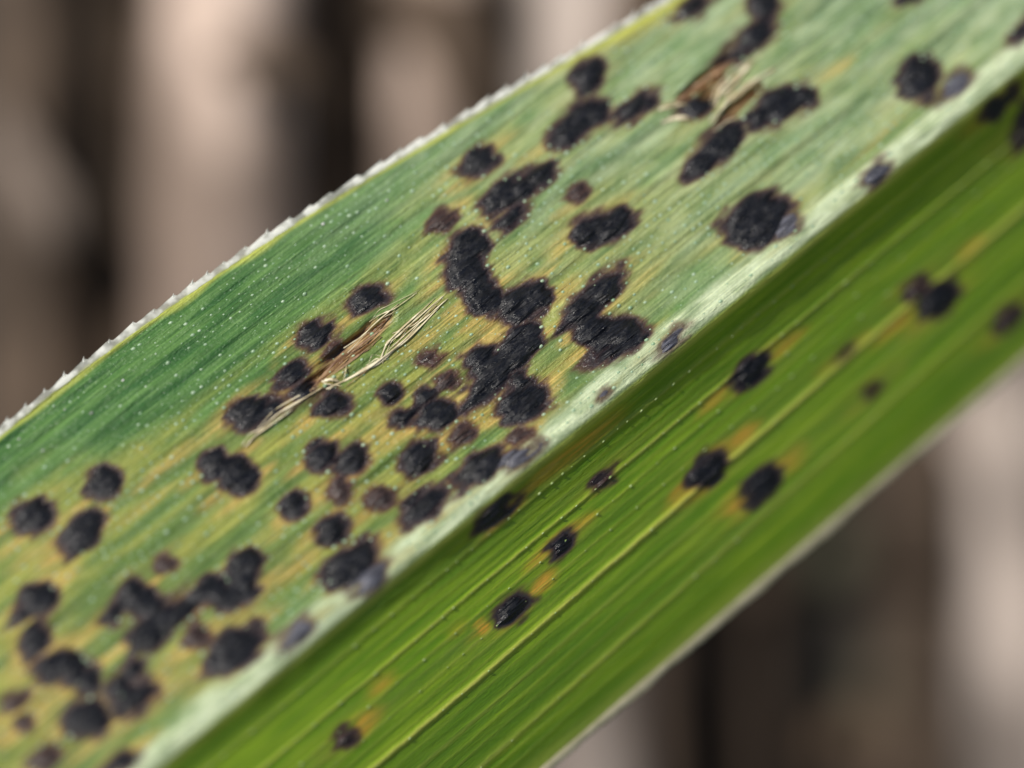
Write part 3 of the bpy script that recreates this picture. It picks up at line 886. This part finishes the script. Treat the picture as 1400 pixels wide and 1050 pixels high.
FB = [  # first split
    ([(446, 532), (480, 516), (520, 492), (560, 462), (600, 420)], 0.045, 0.05, 0), ([(470, 522), (505, 503), (540, 476), (575, 445)], 0.025, 0.08, 0),
    ([(520, 492), (528, 470), (548, 450), (590, 412)], 0.035, 0.07, 0), ([(540, 462), (565, 440), (605, 405)], 0.025, 0.05, 0),
    ([(470, 476), (495, 460), (515, 440), (545, 415)], 0.024, 0.07, 0), ([(478, 484), (505, 462), (530, 445)], 0.022, 0.05, 1),
    ([(440, 522), (452, 518), (464, 521)], 0.06, 0.03, 0), ([(470, 520), (473, 505), (474, 498)], 0.018, 0.10, 0),
    ([(500, 500), (515, 490), (530, 492)], 0.014, 0.08, 0), ([(455, 512), (480, 494), (500, 478), (522, 460)], 0.026, 0.06, 1),
    ([(352, 590), (380, 565), (415, 545), (440, 530)], 0.03, 0.04, 0), ([(335, 612), (348, 596), (372, 580), (400, 560)], 0.028, 0.03, 0),
    ([(420, 540), (440, 515), (458, 495), (470, 480)], 0.022, 0.04, 1), ([(505, 440), (520, 430), (540, 422), (570, 400)], 0.018, 0.03, 0),
    ([(530, 480), (560, 452), (585, 432), (612, 408)], 0.022, 0.03, 0),
    # second split
    ([(922, 142), (950, 118), (980, 100), (1008, 82)], 0.035, 0.10, 2), ([(978, 145), (985, 122), (1005, 105), (1030, 85)], 0.06, 0.10, 0),
    ([(985, 130), (1000, 118), (1015, 100), (1025, 92)], 0.04, 0.14, 0), ([(990, 140), (1010, 125), (1035, 108), (1060, 92)], 0.04, 0.06, 0),
    ([(968, 168), (985, 150), (1005, 130), (1040, 110)], 0.035, 0.06, 0), ([(900, 150), (915, 146), (938, 142)], 0.05, 0.03, 0),
    ([(975, 180), (995, 165), (1015, 158)], 0.02, 0.03, 0), ([(905, 168), (925, 160), (940, 160)], 0.06, 0.02, 0),
    ([(1000, 110), (1020, 92), (1045, 70)], 0.03, 0.05, 0)]
for pts, w, lift, kind in list(FB):
    for _ in range(1):
        q_ = [(a + random.uniform(-7, 7), b + random.uniform(-7, 7)) for a, b in pts]
        FB.append((q_, w * random.uniform(0.35, 0.7), lift * random.uniform(0.2, 1.0), kind if random.random() < 0.85 else 1))
for pts, w, lift, kind in FB:
    fibre('torn_fibre', pts, w * 0.42, lift * 0.3, M_FIBRE if kind == 0 else M_FIBRE_D, 0.8)


# ------------------------------------------------------------------ papillae and prickles (too many and too small to pick apart)
def bumps(name, UV, size, mat, lean=0.0, tall=0.6):
    """low glassy cones/domes on the surface, joined"""
    n = len(UV); k = 6
    u, v = UV[:, 0], UV[:, 1]
    c = surf(u, v)
    V = np.zeros((n, 2 * k + 1, 3)); s = size[:, None]
    a = np.linspace(0, 2 * np.pi, k, endpoint=False)[None, :] + rng.random((n, 1)) * 6
    for L_, (rad, hh, sh) in enumerate([(1.0, -0.15, 0), (0.75, 0.65, 0.35)]):
        lx = 1.5 * rad * np.cos(a) * s + lean * sh * s; ly = rad * np.sin(a) * s
        sl = slice(L_ * k, (L_ + 1) * k)
        V[:, sl, 0] = c[:, None, 0] + lx * EU[0] + ly * EV[0]
        V[:, sl, 1] = c[:, None, 1] + lx * EU[1] + ly * EV[1]
        V[:, sl, 2] = c[:, None, 2] + hh * tall * s
    V[:, 2 * k, 0] = c[:, 0] + lean * size * EU[0]; V[:, 2 * k, 1] = c[:, 1] + lean * size * EU[1]; V[:, 2 * k, 2] = c[:, 2] + tall * size
    F = []
    base = []
    for j in range(k):
        base.append((j, (j + 1) % k, k + (j + 1) % k, k + j))
        base.append((k + j, k + (j + 1) % k, 2 * k))
    for i in range(n):
        o_ = i * (2 * k + 1)
        F.extend([tuple(o_ + b for b in f) for f in base])
    o = make_obj(name, V.reshape(-1, 3), F, mat, leaf)
    o['kind'] = 'stuff'
    return o


rows = []
allE = [E for _, es in GROUPS for E in es]
for c in np.arange(0.15, 4.9, 0.105):
    u = -8.6 + rng.random() * 0.3
    while u < 10:
        vv = c * (1 - 0.012 * u) + 0.014 * rng.standard_normal()
        dens = float(vnoise(u / 1.6, vv / 0.35, 121))
        if vv < v_left(u) - 0.12 and rng.random() < (0.30 if dens < 0.45 else 0.92):
            rows.append((u, vv))
        u += 0.14 * (0.7 + 0.6 * rng.random())
rows = np.array(rows)
ins = np.min([ell_r(E, rows[:, 0], rows[:, 1]) for E in allE], 0) < 1.05
rows = rows[~(ins & (rng.random(len(rows)) < 0.85))]
bumps('papillae', rows, 0.008 + 0.020 * rng.random(len(rows)) ** 2, M_PAP, 0.3, 0.5)
big = []
for _ in range(22):
    u = rng.uniform(-6, 9); v = float(v_left(u)) - rng.uniform(0.12, 0.6)
    big.append((u, v))
big = np.array(big)
bumps('edge_papillae', big, 0.012 + 0.016 * rng.random(len(big)) ** 2, M_MARGIN, 0.6, 1.3)
pr_ = []
for k, (vc, hh, wd, st) in enumerate(RV[:6]):
    u = -8.5
    while u < 9:
        s = 1 - 0.012 * u
        pr_.append((u, vc * s + float(vein_wob(np.array([u]), k)[0])))
        u += rng.uniform(0.16, 0.36) / (1.0 if k in (0, 1) else 0.6)
pr_ = np.array(pr_)
bumps('vein_prickles', pr_, 0.006 + 0.010 * rng.random(len(pr_)) ** 2, M_PRICK, 3.0, 0.8)
